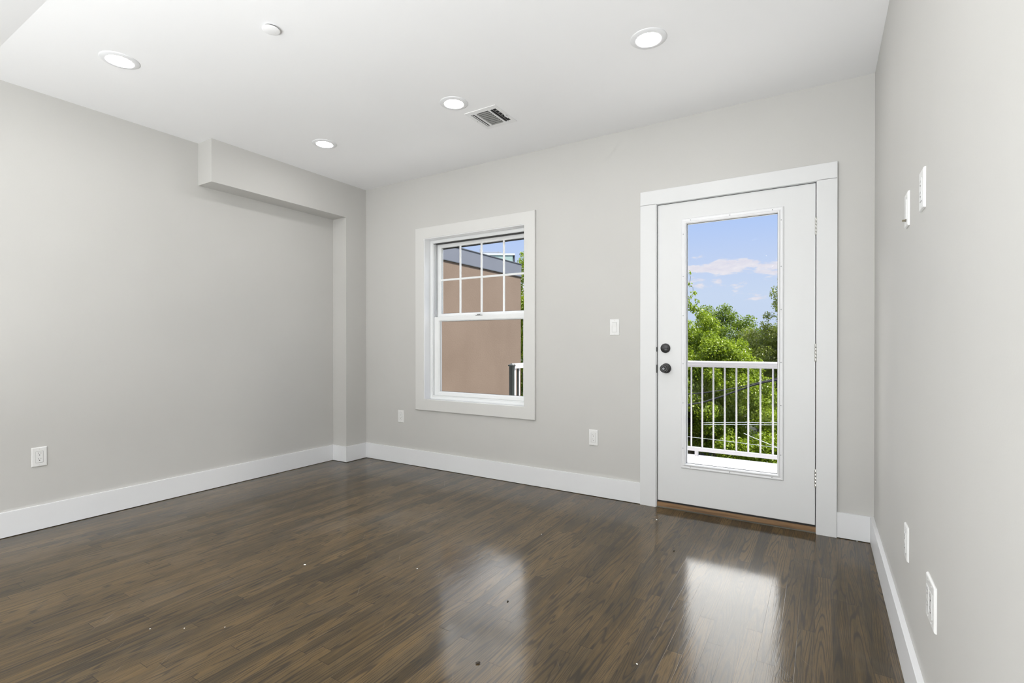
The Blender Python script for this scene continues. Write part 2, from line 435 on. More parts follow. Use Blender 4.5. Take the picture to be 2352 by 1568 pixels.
def sash(name, x0, x1, z0, z1, ya, yb, wl, wt, wb, glass_y, label):
    s = thing(name, label, None); s.parent = win
    if 'category' in s: del s['category']
    bm = bmesh.new()
    def lp(d, y, e=0):
        return [bm.verts.new(p) for p in ((x0 + (d and wl - (1 - d) * wl + e * 0), y, z0), (x1, y, z0), (x1, y, z1), (x0, y, z1))]
    def rect(l, bt, t, y): return [bm.verts.new(p) for p in ((x0 + l, y, z0 + bt), (x1 - l, y, z0 + bt), (x1 - l, y, z1 - t), (x0 + l, y, z1 - t))]
    Ls = [rect(0, 0, 0, yb), rect(0, 0, 0, ya + .001), rect(.001, .001, .001, ya),
          rect(wl - .009, wb - .009, wt - .009, ya), rect(wl, wb, wt, ya + .010), rect(wl, wb, wt, yb)]
    for a, b_ in list(zip(Ls, Ls[1:])) + [(Ls[-1], Ls[0])]:
        for i in range(4):
            j = (i + 1) % 4; bm.faces.new((a[i], a[j], b_[j], b_[i]))
    build('sash_frame', bm, M['vinyl'], s)
    g = wl - .001
    box('glass_pane', (x0 + g, x1 - g, glass_y, glass_y + .004, z0 + wb - .001, z1 - wt + .001), M['glass'], s)
    # thin dark glazing seal around the pane
    bm = bmesh.new(); gx0, gx1, gz0, gz1 = x0 + wl, x1 - wl, z0 + wb, z1 - wt
    ring_profile(bm, gx0, gx1, gz0, gz1, [(0, glass_y), (0, glass_y - .002), (.0022, glass_y - .002), (.0022, glass_y)], closed=True)
    build('glazing_seal', bm, M['gasket'], s)
    return s
up = sash('upper_sash', .800, 1.797, 1.345, 2.020, .124, .158, .041, .030, .044, .142, 'upper sash with white grid')
lo = sash('lower_sash', .803, 1.797, .648, 1.356, .076, .112, .060, .040, .036, .100, 'lower sash with a single clear pane')
bars = bmesh.new()
def muntin(x0, x1, z0, z1):
    y = .130 if z1 - z0 > .1 else .1306
    bm = bmesh.new(); abox(bm, x0, x1, y, .1415 if z1 - z0 > .1 else .1411, z0, z1, .003, seg=2); return build('muntin', bm, M['vinyl'], up)
for xm in (1.0575, 1.2885, 1.519): muntin(xm - .0085, xm + .0085, 1.386, 1.992)
muntin(.838, 1.757, 1.6865, 1.7035)
box('glazing_bead', (.868, .8745, .100 - .016, .0985, .684, 1.316), M['vinylgrey'], lo)
bm = bmesh.new(); abox(bm, 1.262, 1.318, .080, .108, 1.356, 1.362, .002); abox(bm, 1.272, 1.300, .086, .100, 1.362, 1.370, .003)
build('sash_lock', bm, M['slotgrey'], lo)
bm = bmesh.new(); abox(bm, X0 + .0285, X1 - .0285, .160, .164, 1.98, 2.02); build('head_seal', bm, M['gasket'], win)
bm = bmesh.new(); abox(bm, X0 + .0285, X1 - .0285, .070, .122, 2.0205, 2.0228); build('head_gap', bm, M['gasket'], win)

# ------------------------------------------------------------------ door
dr = thing('door_1', 'white exterior door with a tall glass lite', 'door', (0, 0, 0), kind='structure')
bm = bmesh.new()                                   # three-sided casing, mitre-free flat stock
abox(bm, 2.7377, 2.8460, -.02, 0, .0, 2.0655, .0015); abox(bm, 3.7820, 3.8822, -.02, 0, .0, 2.0655, .0015); abox(bm, 2.7377, 3.8822, -.02, 0, 2.0605, 2.1569, .0015)
build('door_casing', bm, M['door'], dr)
bm = bmesh.new()
abox(bm, 2.838, 2.8497, -.006, .2, 0.0, 2.075, .001); abox(bm, 3.7795, 3.794, -.006, .2, 0.0, 2.075, .001); abox(bm, 2.8497, 3.7795, -.006, .2, 2.0595, 2.075, .001)
build('door_jamb', bm, M['trim'], dr)
bm = bmesh.new()                                   # dark weatherstrip seen in the gap round the slab
abox(bm, 2.8497, 2.8600, .040, .060, .0, 2.0595); abox(bm, 3.7700, 3.7795, .040, .060, .0, 2.0595); abox(bm, 2.8497, 3.7795, .040, .060, 2.050, 2.0595)
abox(bm, 2.8497, 2.8520, .006, .040, .0, 2.0595); abox(bm, 3.7772, 3.7795, .006, .040, .0, 2.0595); abox(bm, 2.8497, 3.7795, .006, .040, 2.0572, 2.0595)
abox(bm, 2.8497, 3.7795, .006, .040, .036, .046)
build('weatherstrip', bm, M['gasket'], dr)
SX0, SX1, SZ0, SZ1 = 2.8535, 3.7755, .047, 2.0560
LX0, LX1, LZ0, LZ1 = 3.0085, 3.6125, .284, 1.943    # lite frame outer edge
bm = bmesh.new()
def rr(x0, x1, z0, z1, y): return [bm.verts.new(p) for p in ((x0, y, z0), (x1, y, z0), (x1, y, z1), (x0, y, z1))]
q = .012
Ls = [rr(SX0, SX1, SZ0, SZ1, .044), rr(SX0, SX1, SZ0, SZ1, .002), rr(SX0 + .002, SX1 - .002, SZ0 + .002, SZ1 - .002, 0.0),
      rr(LX0 + q, LX1 - q, LZ0 + q, LZ1 - q, 0.0), rr(LX0 + q, LX1 - q, LZ0 + q, LZ1 - q, .044)]
for a, b_ in list(zip(Ls, Ls[1:])) + [(Ls[-1], Ls[0])]:
    for i in range(4):
        j = (i + 1) % 4; bm.faces.new((a[i], a[j], b_[j], b_[i]))
build('door_slab', bm, M['door'], dr)
bm = bmesh.new()
ring_profile(bm, LX0, LX1, LZ0, LZ1, [(0, .001), (0, -.002), (.004, -.0075), (.009, -.009), (.016, -.0075), (.021, -.0085), (.026, -.0125), (.030, -.012), (.0335, -.007), (.034, .016), (.034, .044), (.013, .044), (.013, .001)], closed=True)
lf = build('lite_frame', bm, M['trim'], dr)
k = .034
box('glass_pane', (LX0 + k - .001, LX1 - k + .001, .018, .024, LZ0 + k - .001, LZ1 - k + .001), M['glass'], dr)
bm = bmesh.new(); ring_profile(bm, LX0 + k, LX1 - k, LZ0 + k, LZ1 - k, [(0, .018), (0, .014), (.002, .014), (.002, .018)], closed=True)
build('glazing_seal', bm, M['gasket'], dr)
def plug(x, z):
    bm = bmesh.new(); lathe(bm, [(.0028, 0), (.0028, .0018), (.0018, .0026), (0, .0026)], Matrix.Translation((x, -.0075, z)) @ Matrix.Rotation(R(90), 4, 'X'), 12)
    return build('screw_plug', bm, M['plug'], lf)
zs = [.42, .72, .98, 1.30, 1.56, 1.84]
for z in zs:
    plug(LX0 + .015, z); plug(LX1 - .015, z + .02)
for x in (3.07, 3.31, 3.55):
    plug(x, LZ0 + .015); plug(x, LZ1 - .015)
RY = Matrix.Rotation(R(90), 4, 'X')                # local +z -> -y (towards the room)
bm = bmesh.new(); lathe(bm, [(.031, -.001), (.0325, .004), (.031, .013), (.028, .016), (0, .0165)], Matrix.Translation((2.9065, 0, 1.083)) @ RY)
dbolt = build('deadbolt', bm, M['black'], dr, True)
bm = bmesh.new(); abox(bm, 2.888, 2.925, -.026, -.015, 1.0785, 1.0875, .003); build('thumb_turn', bm, M['black'], dbolt)
bm = bmesh.new(); lathe(bm, [(.0325, -.001), (.034, .004), (.032, .010), (.028, .012), (.013, .013), (.012, .030), (.018, .036), (.026, .042), (.0275, .052), (.0265, .062), (.022, .067), (.012, .068), (.011, .066), (0, .066)], Matrix.Translation((2.9105, 0, .947)) @ RY)
knob = build('door_knob', bm, M['black'], dr, True)
bm = bmesh.new(); lathe(bm, [(.0085, .064), (.0085, .0705), (.007, .0715), (0, .0715)], Matrix.Translation((2.9105, 0, .947)) @ RY, 24)
build('knob_button', bm, M['plug'], knob)
for z, hh in ((1.075, .03), (.943, .055)):
    box('strike_plate', (2.8440, 2.8530, -.008, -.0055, z - hh / 2, z + hh / 2), M['black'], dr, .0008)
for z in (1.800, 1.059, .322):
    bm = bmesh.new()
    pr = [(0, -.052)]
    for i in range(5):
        a = -.051 + i * .0205; pr += [(.0060, a), (.0068, a + .0008), (.0068, a + .0190), (.0060, a + .0198)]
    pr += [(.0045, .0525), (.0045, .0545), (0, .055)]
    lathe(bm, pr, Matrix.Translation((3.7782, -.0065, z)), 20)
    h = build('hinge', bm, M['steel'], dr, True)
    box('hinge_leaf', (3.7765, 3.7790, -.004, .030, z - .0505, z + .0505), M['steel'], h)
bm = bmesh.new(); abox(bm, 2.8497, 3.7795, -.004, .2, .006, .036, .003)
sill = build('threshold', bm, M['sill'], dr)
box('threshold_foot', (2.8497, 3.7795, -.0075, .02, .0, .0075), M['silldark'], sill, .001)

# ------------------------------------------------------------------ wall plates (built facing -y, then turned)
def plate_mesh(w, h, t=.0065, bev=.004):
    bm = bmesh.new()
    x, z = w / 2, h / 2
    loops = []
    for d, y in ((0, 0), (0, -t * .35), (bev * .35, -t * .8), (bev, -t)):
        loops.append([bm.verts.new(p) for p in ((-x + d, y, -z + d), (x - d, y, -z + d), (x - d, y, z - d), (-x + d, y, z - d))])
    for a, b in zip(loops, loops[1:]):
        for i in range(4):
            j = (i + 1) % 4; bm.faces.new((a[i], a[j], b[j], b[i]))
    bm.faces.new(loops[-1]); bm.faces.new(loops[0][::-1]); return bm
def insert_recess(parent, cx, t):
    bm = bmesh.new(); ring_profile(bm, cx - .0175, cx + .0175, -.0345, .0345, [(0, -t + .0005), (0, -t - .0002), (.0009, -t - .0002), (.0009, -t + .0005)], closed=True)
    build('insert_gap', bm, M['slotgrey'], parent)
def receptacle(parent, cx, t):
    insert_recess(parent, cx, t)
    bm = bmesh.new(); abox(bm, cx - .0163, cx + .0163, -t - .0016, -t + .001, -.0333, .0333, .0012)
    rc = build('receptacle', bm, M['plastic'], parent)
    y = -t - .0016
    for cz in (.0175, -.0145):
        for sx, hh in ((-.0063, .0080), (.0063, .0064)):
            box('blade_slot', (cx + sx - .0010, cx + sx + .0010, y - .0003, y + .0005, cz + .002 - hh / 2 + .003, cz + .002 + hh / 2 + .003), M['slotgrey'], rc)
        bm = bmesh.new(); lathe(bm, [(.0024, 0), (.0024, .0005), (0, .0005)], Matrix.Translation((cx, y, cz - .0055)) @ RY, 16)
        build('ground_hole', bm, M['dark'], rc)
    return rc
def screws(parent, xs, t):
    for cx in xs:
        for z in (.0475, -.0475):
            bm = bmesh.new(); lathe(bm, [(.0026, 0), (.0026, .0004), (.0018, .0008), (0, .0008)], Matrix.Translation((cx, -t, z)) @ RY, 14)
            build('plate_screw', bm, M['casing'], parent)
PT = .0065
def outlet(label, loc, rz, w=.071, h=.115, name='wall_outlet', group='wall outlets'):
    t = thing(name, label, 'outlet', loc, rz, group)
    build('cover_plate', plate_mesh(w, h, PT), M['plastic'], t); receptacle(t, 0, PT); screws(t, (0,), PT); return t
o1 = outlet('white wall outlet on the left wall above the baseboard', (-RC, -2.372, .4355), R(90))
def place(label, loc, rz):
    c = copy_tree(o1); c.location = loc; c.rotation_euler = (0, 0, rz); c['label'] = label; return c
place('white wall outlet on the back wall left of the window, near the corner', (.467, 0, .438), 0)
place('white wall outlet on the back wall between window and door', (2.386, 0, .4265), 0)
place('white single outlet low on the right wall, the one nearer the door', (W, -1.276, .435), R(-90))
place('upper white plate on the right wall with a flat rectangular outlet, nearer the camera', (W, -1.575, 1.558), R(-90))
sw = thing('light_switch', 'white rocker light switch on the back wall beside the door casing', 'switch', (2.5467, 0, 1.231))
build('cover_plate', plate_mesh(.071, .116, PT), M['plastic'], sw); insert_recess(sw, 0, PT); screws(sw, (0,), PT)
bm = bmesh.new()
pts = [(-PT + .001, -.0333), (-PT - .0012, -.0333), (-PT - .0004, 0), (-PT - .0042, .0333), (-PT + .001, .0333)]
a = [bm.verts.new((-.0163, y, z)) for y, z in pts]; b = [bm.verts.new((.0163, y, z)) for y, z in pts]
for i in range(5): bm.faces.new((a[i], a[(i + 1) % 5], b[(i + 1) % 5], b[i]))
bm.faces.new(a[::-1]); bm.faces.new(b); build('rocker', bm, M['plastic'], sw)
cx = thing('coax_plate', 'upper white cover plate with a projecting cable connector, right wall nearer the door', 'cover plate', (W, -1.270, 1.5685), R(-90))
build('cover_plate', plate_mesh(.071, .116, PT), M['plastic'], cx); screws(cx, (0,), PT)
bm = bmesh.new(); abox(bm, -.0165, .0165, -PT - .0015, -PT + .001, -.0333, .0333, .001); ci = build('insert', bm, M['plastic'], cx)
bm = bmesh.new(); lathe(bm, [(.005, 0), (.005, .002), (.0036, .003), (.0036, .009), (.0030, .010), (0, .010)], Matrix.Translation((.005, -PT - .001, -.036)) @ RY, 6)
build('connector', bm, M['brass'], cx)
dg = thing('double_outlet', 'wide two-gang white outlet plate low on the right wall', 'outlet', (W, -1.728, .4285), R(-90))
build('cover_plate', plate_mesh(.116, .116, PT), M['plastic'], dg); receptacle(dg, -.023, PT); receptacle(dg, .023, PT); screws(dg, (-.023, .023), PT)

# ------------------------------------------------------------------ ceiling fixtures
def downlight(label, x, y, z=H, tilt=0):
    t = thing('recessed_light', label, 'ceiling light', (x, y, z), 0, 'recessed ceiling lights')
    bm = bmesh.new(); lathe(bm, [(.088, 0), (.088, -.002), (.085, -.004), (.066, -.0075), (.060, -.0075), (.056, -.005), (.056, 0)], n=64)
    build('trim_ring', bm, M['trim'], t, True)
    bm = bmesh.new(); lathe(bm, [(.056, -.003), (.055, -.0065), (.045, -.0095), (.025, -.0115), (0, -.012)], n=48)
    build('lens', bm, M['lens'], t, True); return t
L0 = downlight('lit round recessed light in the ceiling over the door side', 3.076, -.975)
def dl(label, x, y):
    c = copy_tree(L0); z = H if y > YC else HD
    c.location = (x, y, z); c['label'] = label
    return c
dl('lit round recessed light beside the air vent', 1.845, -.955)
dl('lit round recessed light near the soffit corner', .621, -.965)
dl('lit round recessed light at the left, closer to the camera', .630, -2.262)
dl('recessed light above and ahead of the camera, middle of the room', 1.845, -2.25)
dl('recessed light above the right side of the camera', 3.076, -2.25)
for i, x in enumerate((.62, 1.845, 3.076)):
    for j, y in enumerate((-3.6, -5.0, -6.2)):
        dl('recessed light behind the camera, %s of the %s row' % (('left one', 'middle one', 'right one')[i], ('first', 'second', 'third')[j]), x, y)
sc = thing('sprinkler_cover', 'small round white sprinkler cover plate on the ceiling', 'sprinkler cover', (1.570, -2.004, H))
bm = bmesh.new(); lathe(bm, [(.030, 0), (.030, -.010), (.0335, -.010)], n=48); build('sprinkler_cup', bm, M['slotgrey'], sc, True)
bm = bmesh.new(); lathe(bm, [(0, -.009), (.038, -.009), (.040, -.0105), (.040, -.0125), (.038, -.0135), (0, -.0145)], n=48); build('cover_disc', bm, M['ceiling'], sc, True)

v = thing('air_vent', 'white square ceiling air register with louvers beside the recessed light', 'air vent', (1.9325, -.6695, H))
def rz_frame(bm, x0, x1, y0, y1, d, za, zb):
    for b in ((x0, x1, y0, y0 + d[0], za, zb), (x0, x1, y1 - d[1], y1, za, zb), (x0, x0 + d[2], y0 + d[0], y1 - d[1], za, zb), (x1 - d[3], x1, y0 + d[0], y1 - d[1], za, zb)): abox(bm, *b)
bm = bmesh.new()                                   # face plate with three openings (thin, rolled edge)
hx, hy, ft = .1215, .1355, .0032
ox = [(-.0985, -.0715), (-.052, .040), (.052, .098)]  # openings in x
oy = (-.096, .094)
xs = [-hx] + [e for o in ox for e in o] + [hx]
abox(bm, -hx, hx, -hy, oy[0], -ft, 0); abox(bm, -hx, hx, oy[1], hy, -ft, 0)
for i in range(0, len(xs), 2): abox(bm, xs[i], xs[i + 1], oy[0], oy[1], -ft, 0)
build('face_plate', bm, M['ventmetal'], v)
bm = bmesh.new(); abox(bm, -.104, .104, -.104, .104, -.0014, -.0002); build('duct_shade', bm, M['dark'], v)  # flat dark sheet painted as the shade inside the duct
for i in range(8):                                 # centre louvers run across the room
    y = oy[0] + .012 + i * .0237
    bm = bmesh.new(); pr = [(y - .0035, -.0025), (y + .003, -.0045), (y + .0065, -.0070), (y + .0058, -.0080), (y + .002, -.0056), (y - .0035, -.0034)]
    a = [bm.verts.new((ox[1][0], yy, zz)) for yy, zz in pr]; b = [bm.verts.new((ox[1][1], yy, zz)) for yy, zz in pr]
    for j in range(6): bm.faces.new((a[j], a[(j + 1) % 6], b[(j + 1) % 6], b[j]))
    bm.faces.new(a); bm.faces.new(b[::-1]); build('louver', bm, M['louver'], v)
for x, mm, dirn in ((-.091, 'ventmetal', 1), (-.078, 'ventmetal', 1), (.061, 'ventmetal', -1), (.078, 'ventmetal', -1)):
    bm = bmesh.new(); w_ = .0075 if dirn > 0 else .0035
    pr = [(x - w_, -.0015 if dirn < 0 else -.004), (x + w_, -.010), (x + w_, -.011), (x - w_, -.0035 if dirn < 0 else -.006)]
    a = [bm.verts.new((xx, oy[0], zz)) for xx, zz in pr]; b = [bm.verts.new((xx, oy[1], zz)) for xx, zz in pr]
    for j in range(4): bm.faces.new((a[j], a[(j + 1) % 4], b[(j + 1) % 4], b[j]))
    bm.faces.new(a); bm.faces.new(b[::-1]); build('louver', bm, M[mm], v)
for y_ in (-.070, -.035, .0, .035):
    box('damper_fin', (.082, .096, y_ - .004, y_ + .004, -.0055, -.001), M['slotgrey'], v)
box('damper_lever', (.104, .107, .0, .045, -.014, -.005), M['ventmetal'], v, .0008)
for x, y in ((-.110, -.0), (.111, .02)):
    bm = bmesh.new(); lathe(bm, [(.0035, -ft), (.0035, -ft - .001), (0, -ft - .002)], Matrix.Translation((x, y, 0)), 14); build('screw', bm, M['slotgrey'], v)

# ------------------------------------------------------------------ crumbs and marks on the floor
def crumb(label, x, y, s, mat, seed, name='plaster_crumb', group='white plaster crumbs on the floor'):
    rnd = random.Random(seed); bm = bmesh.new()
    bmesh.ops.create_icosphere(bm, subdivisions=2, radius=1)
    for vv in bm.verts:
        f = rnd.uniform(.75, 1.2); vv.co = Vector((vv.co.x * s * f, vv.co.y * s * .6 * f, vv.co.z * s * .3 * f))
    zmin = min(vv.co.z for vv in bm.verts)
    for vv in bm.verts: vv.co.z -= zmin
    o = build(name, bm, mat); o.location = (x, y, 0.0002); o.rotation_euler = (0, 0, rnd.uniform(0, 3))
    tag(o, label, 'debris', group)
crumb('largest white crumb on the floor, toward the left of the reflections', 1.596, -1.844, .0065, M['chip'], 1)
crumb('white crumb on the floor just left of the window reflection', 2.107, -1.580, .0045, M['chip'], 2)
crumb('flat white sliver on the floor in front of the door threshold', 2.922, -.268, .008, M['chip'], 3)
crumb('tiny white crumb on the floor midway below the window', 2.417, -.861, .003, M['chip'], 4)
crumb('white speck near the bottom left of the floor, leftmost of three', 1.579, -2.520, .003, M['chip'], 5)
crumb('white speck near the bottom left of the floor, middle of three', 1.689, -2.448, .003, M['chip'], 6)
crumb('white speck near the bottom left of the floor, rightmost of three', 1.815, -2.360, .003, M['chip'], 7)
crumb('white crumb against the short baseboard by the door casing', 3.978, -.020, .004, M['chip'], 8)
crumb('white crumb at the bottom centre of the floor between the two reflections', 3.262, -1.734, .004, M['chip'], 9)
crumb('dark crumb on the floor in front of the door, left of its reflection', 3.133, -.694, .007, M['darkchip'], 10, 'dark_crumb', 'dark crumbs on the floor')
crumb('dark crumb in the window reflection near the bottom edge', 2.790, -2.020, .009, M['darkchip'], 11, 'dark_crumb', 'dark crumbs on the floor')
crumb('dark crumb in the middle of the window reflection', 2.655, -1.610, .006, M['darkchip'], 12, 'dark_crumb', 'dark crumbs on the floor')

# ------------------------------------------------------------------ outside: deck and railings
DK = -.05
bm = bmesh.new(); abox(bm, 1.25, 5.4, T, 2.055, DK - .035, DK); 
for x in (1.30, 3.4, 5.3): abox(bm, x - .05, x + .05, 1.85, 1.95, -3.3, DK - .035)
abox(bm, 1.27, 5.38, 1.80, 1.84, DK - .22, DK - .035)
deck = build('deck', bm, M['deck']); struct(deck, 'sunlit white boarded balcony deck outside the door', 'deck')
rl = thing('balcony_railing', 'white balcony railing across the front of the deck', 'railing', (0, 0, 0))
YR = 1.99
bm = bmesh.new()
pr = [(-.030, .900), (-.033, .925), (-.022, .938), (.022, .938), (.033, .925), (.030, .900), (.016, .896), (.016, .874), (-.016, .874), (-.016, .896)]
a = [bm.verts.new((1.36, YR + p[0], p[1])) for p in pr]; b = [bm.verts.new((5.35, YR + p[0], p[1])) for p in pr]
for j in range(10): bm.faces.new((a[j], a[(j + 1) % 10], b[(j + 1) % 10], b[j]))
bm.faces.new(a); bm.faces.new(b[::-1]); build('top_rail', bm, M['railwhite'], rl)
box('bottom_rail', (1.36, 5.35, YR - .018, YR + .018, .004, .044), M['railwhite'], rl, .003)
x = 1.465
while x < 5.3:
    bm = bmesh.new(); lathe(bm, [(0, .040), (.0085, .040), (.0085, .880), (0, .880)], Matrix.Translation((x, YR, 0)), 10)
    build('baluster', bm, M['railwhite'], rl, False); x += .1080
for x in (2.706, 4.1): box('support_foot', (x - .016, x + .016, YR - .016, YR + .016, DK, .006), M['railwhite'], rl)
for x in (1.335, 5.35):
    p_ = box('post', (x - .03, x + .03, YR - .03, YR + .03, DK, .97), M['railwhite'], rl, .002)
sr = thing('side_railing', 'side railing of the deck with a black capped post', 'railing', (0, 0, 0))
XS = 1.335
pst = box('post', (XS - .018, XS + .018, .56 - .018, .56 + .018, DK, .905), M['railblack'], sr)
bm = bmesh.new(); g = [bm.verts.new((XS + sx * .026, .56 + sy * .026, z)) for z in (.905, .915) for sx, sy in ((-1, -1), (1, -1), (1, 1), (-1, 1))]
tp = bm.verts.new((XS, .56, .932)); bm.faces.new(g[3::-1])
for i in range(4): bm.faces.new((g[i], g[(i + 1) % 4], g[4 + (i + 1) % 4], g[4 + i])); bm.faces.new((g[4 + i], g[4 + (i + 1) % 4], tp))
build('post_cap', bm, M['railblack'], pst)
box('top_rail', (XS - .022, XS + .022, .582, 1.955, .880, .928), M['railwhite'], sr, .004)
box('bottom_rail', (XS - .016, XS + .016, .582, 1.955, .004, .040), M['railwhite'], sr)
box('post', (XS - .012, XS + .012, .588, .618, .04, .88), M['railwhite'], sr)  # added white strip standing for sun glare beside the black post
y = .665; kk = 0
while y < 1.93:
    box('baluster', (XS - .006, XS + .006, y, y + .014, .04, .88), M['railblack'] if kk % 2 == 0 else M['railwhite'], sr)  # white twin added next to each black baluster as its sunlit side
    y += .0180 if kk % 2 == 0 else .112; kk += 1

# ------------------------------------------------------------------ outside: ground, buildings, cables
GZ = -3.3
struct(box('ground', (-60, 60, -12, 80, GZ - .2, GZ), M['grass']), 'shaded yard ground below the trees', 'ground')
nb = thing('neighbour_building', 'tan stucco building with a grey-blue parapet seen through the window', 'building', (-1.2, 5.02, GZ))
def inb(b, par_loc): return (b[0] - par_loc[0], b[1] - par_loc[0], b[2] - par_loc[1], b[3] - par_loc[1], b[4] - par_loc[2], b[5] - par_loc[2])
NL = (-1.2, 5.02, GZ)
box('wall', inb((-8, -1.2, .45, 5.00, GZ, 2.50), NL), M['stucco'], nb)
box('parapet', inb((-8.01, -1.190, .44, 5.010, 2.432, 2.665), NL), M['slate'], nb)
box('drip_edge', inb((-8.02, -1.182, .43, 5.018, 2.420, 2.432), NL), M['slatedark'], nb)
box('coping', inb((-8.02, -1.180, .43, 5.020, 2.665, 2.678), NL), M['slatedark'], nb)
ph = thing('penthouse', 'distant rooftop block with mint glass panels beyond the parapet', 'building', (-11.78, 22.15, GZ), R(33))
box('wall', (-9.0, 0, .06, 3.0, 0, 9.72), M['housegrey'], ph)
for i in range(6):
    x1 = -.13 - i * 1.4
    box('glass_panel', (x1 - 1.37, x1, 0, .05, 6.9, 9.72), M['mint'], ph)
box('roof_edge', (-9.1, 0, -.03, 3.1, 9.72, 9.83), M['trim'], ph)
bm = bmesh.new()
for p in (((-1.0, .6, 9.8), (-1.0, .6, 10.05)), ((-2.1, .6, 9.8), (-2.1, .6, 10.2)), ((-2.1, .6, 10.0), (-.8, .6, 10.0))): tube(bm, p, .02, 6)
build('roof_railing', bm, M['slotgrey'], ph)
def house(name, label, x, y, w, d, h, mat, rh=.8, rz=0, wins=()):
    t = thing(name, label, 'building', (x, y, GZ), rz)
    bm = bmesh.new(); abox(bm, -w / 2, w / 2, -d / 2, d / 2, 0, h); build('wall', bm, mat, t)
    bm = bmesh.new(); e = .15
    A = [bm.verts.new(p) for p in ((-w / 2 - e, -d / 2 - e, h), (w / 2 + e, -d / 2 - e, h), (w / 2 + e, d / 2 + e, h), (-w / 2 - e, d / 2 + e, h), (-w / 2 - e, 0, h + rh), (w / 2 + e, 0, h + rh))]
    for f in ((0, 1, 5, 4), (2, 3, 4, 5), (1, 2, 5), (3, 0, 4), (3, 2, 1, 0)): bm.faces.new([A[i] for i in f])
    build('roof', bm, M['roof'], t)
    for wx, wz, ww, wh in wins:
        f = box('window', (wx - ww / 2, wx + ww / 2, -d / 2 - .04, -d / 2, wz, wz + wh), M['trim'], t)
        box('pane', (wx - ww / 2 + .08, wx + ww / 2 - .08, -d / 2 - .05, -d / 2 - .03, wz + .08, wz + wh - .08), M['pane_dark'], f)
    return t
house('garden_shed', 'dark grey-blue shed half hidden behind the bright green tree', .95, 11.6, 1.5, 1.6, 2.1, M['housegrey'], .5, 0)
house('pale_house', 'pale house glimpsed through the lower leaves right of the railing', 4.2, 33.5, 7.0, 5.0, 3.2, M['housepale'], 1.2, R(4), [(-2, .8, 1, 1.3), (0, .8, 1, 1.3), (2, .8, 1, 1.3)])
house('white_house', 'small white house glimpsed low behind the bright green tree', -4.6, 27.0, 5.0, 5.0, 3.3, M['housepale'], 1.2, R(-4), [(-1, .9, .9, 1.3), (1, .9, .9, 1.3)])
def cable(label, pts, r, mat):
    bm = bmesh.new(); P = []
    pts = [Vector(p) for p in pts]
    for i in range(len(pts) - 1):
        p0 = pts[max(i - 1, 0)]; p1 = pts[i]; p2 = pts[i + 1]; p3 = pts[min(i + 2, len(pts) - 1)]
        for s in range(8):
            t = s / 8; P.append(.5 * ((2 * p1) + (-p0 + p2) * t + (2 * p0 - 5 * p1 + 4 * p2 - p3) * t * t + (-p0 + 3 * p1 - 3 * p2 + p3) * t ** 3))
    P.append(pts[-1]); tube(bm, P, r, 8)
    o = build('overhead_cable', bm, mat, None, True); tag(o, label, 'cable', 'cables strung outside')
cable('thick black cable rising to the right behind the railing', [(-1.15, 4, -.25), (.8, 4, -.02), (2.161, 4, .237), (2.531, 4, .345), (2.866, 4, .49), (3.08, 4, .575), (3.337, 4, .645), (4.6, 4, .93), (7.5, 4, 1.5)], .011, M['cable'])
cable('thinner black cable crossing above the thick one at the left', [(-1.15, 4.03, .12), (.8, 4.03, .25), (2.16, 4.03, .393), (2.531, 4.03, .449), (2.866, 4.03, .525), (3.337, 4.03, .665), (4.6, 4.03, .97), (7.5, 4.03, 1.55)], .007, M['cable'])
cable('pale thin cable, upper of the level pair low behind the balusters', [(2.2, 5, -.15), (2.74, 5, -.099), (3.218, 5, -.066), (4.6, 5, .05), (7.5, 5, .3)], .004, M['whitecable'])
cable('pale thin cable, lower of the level pair low behind the balusters', [(2.2, 5.02, -.18), (2.74, 5.02, -.133), (3.218, 5.02, -.099), (4.6, 5.02, .02), (7.5, 5.02, .26)], .004, M['whitecable'])
cable('pale thin cable sagging just above the bottom rail', [(-1.15, 5.05, -.30), (.8, 5.05, -.38), (2.426, 5.05, -.414), (3.276, 5.05, -.444), (4.6, 5.05, -.48), (7.5, 5.05, -.5)], .004, M['whitecable'])
cable('pale thin cable sloping down to the right', [(2.78, 5.08, -.275), (2.893, 5.08, -.319), (3.276, 5.08, -.457), (4.6, 5.08, -.92), (7.5, 5.08, -1.9)], .005, M['whitecable'])

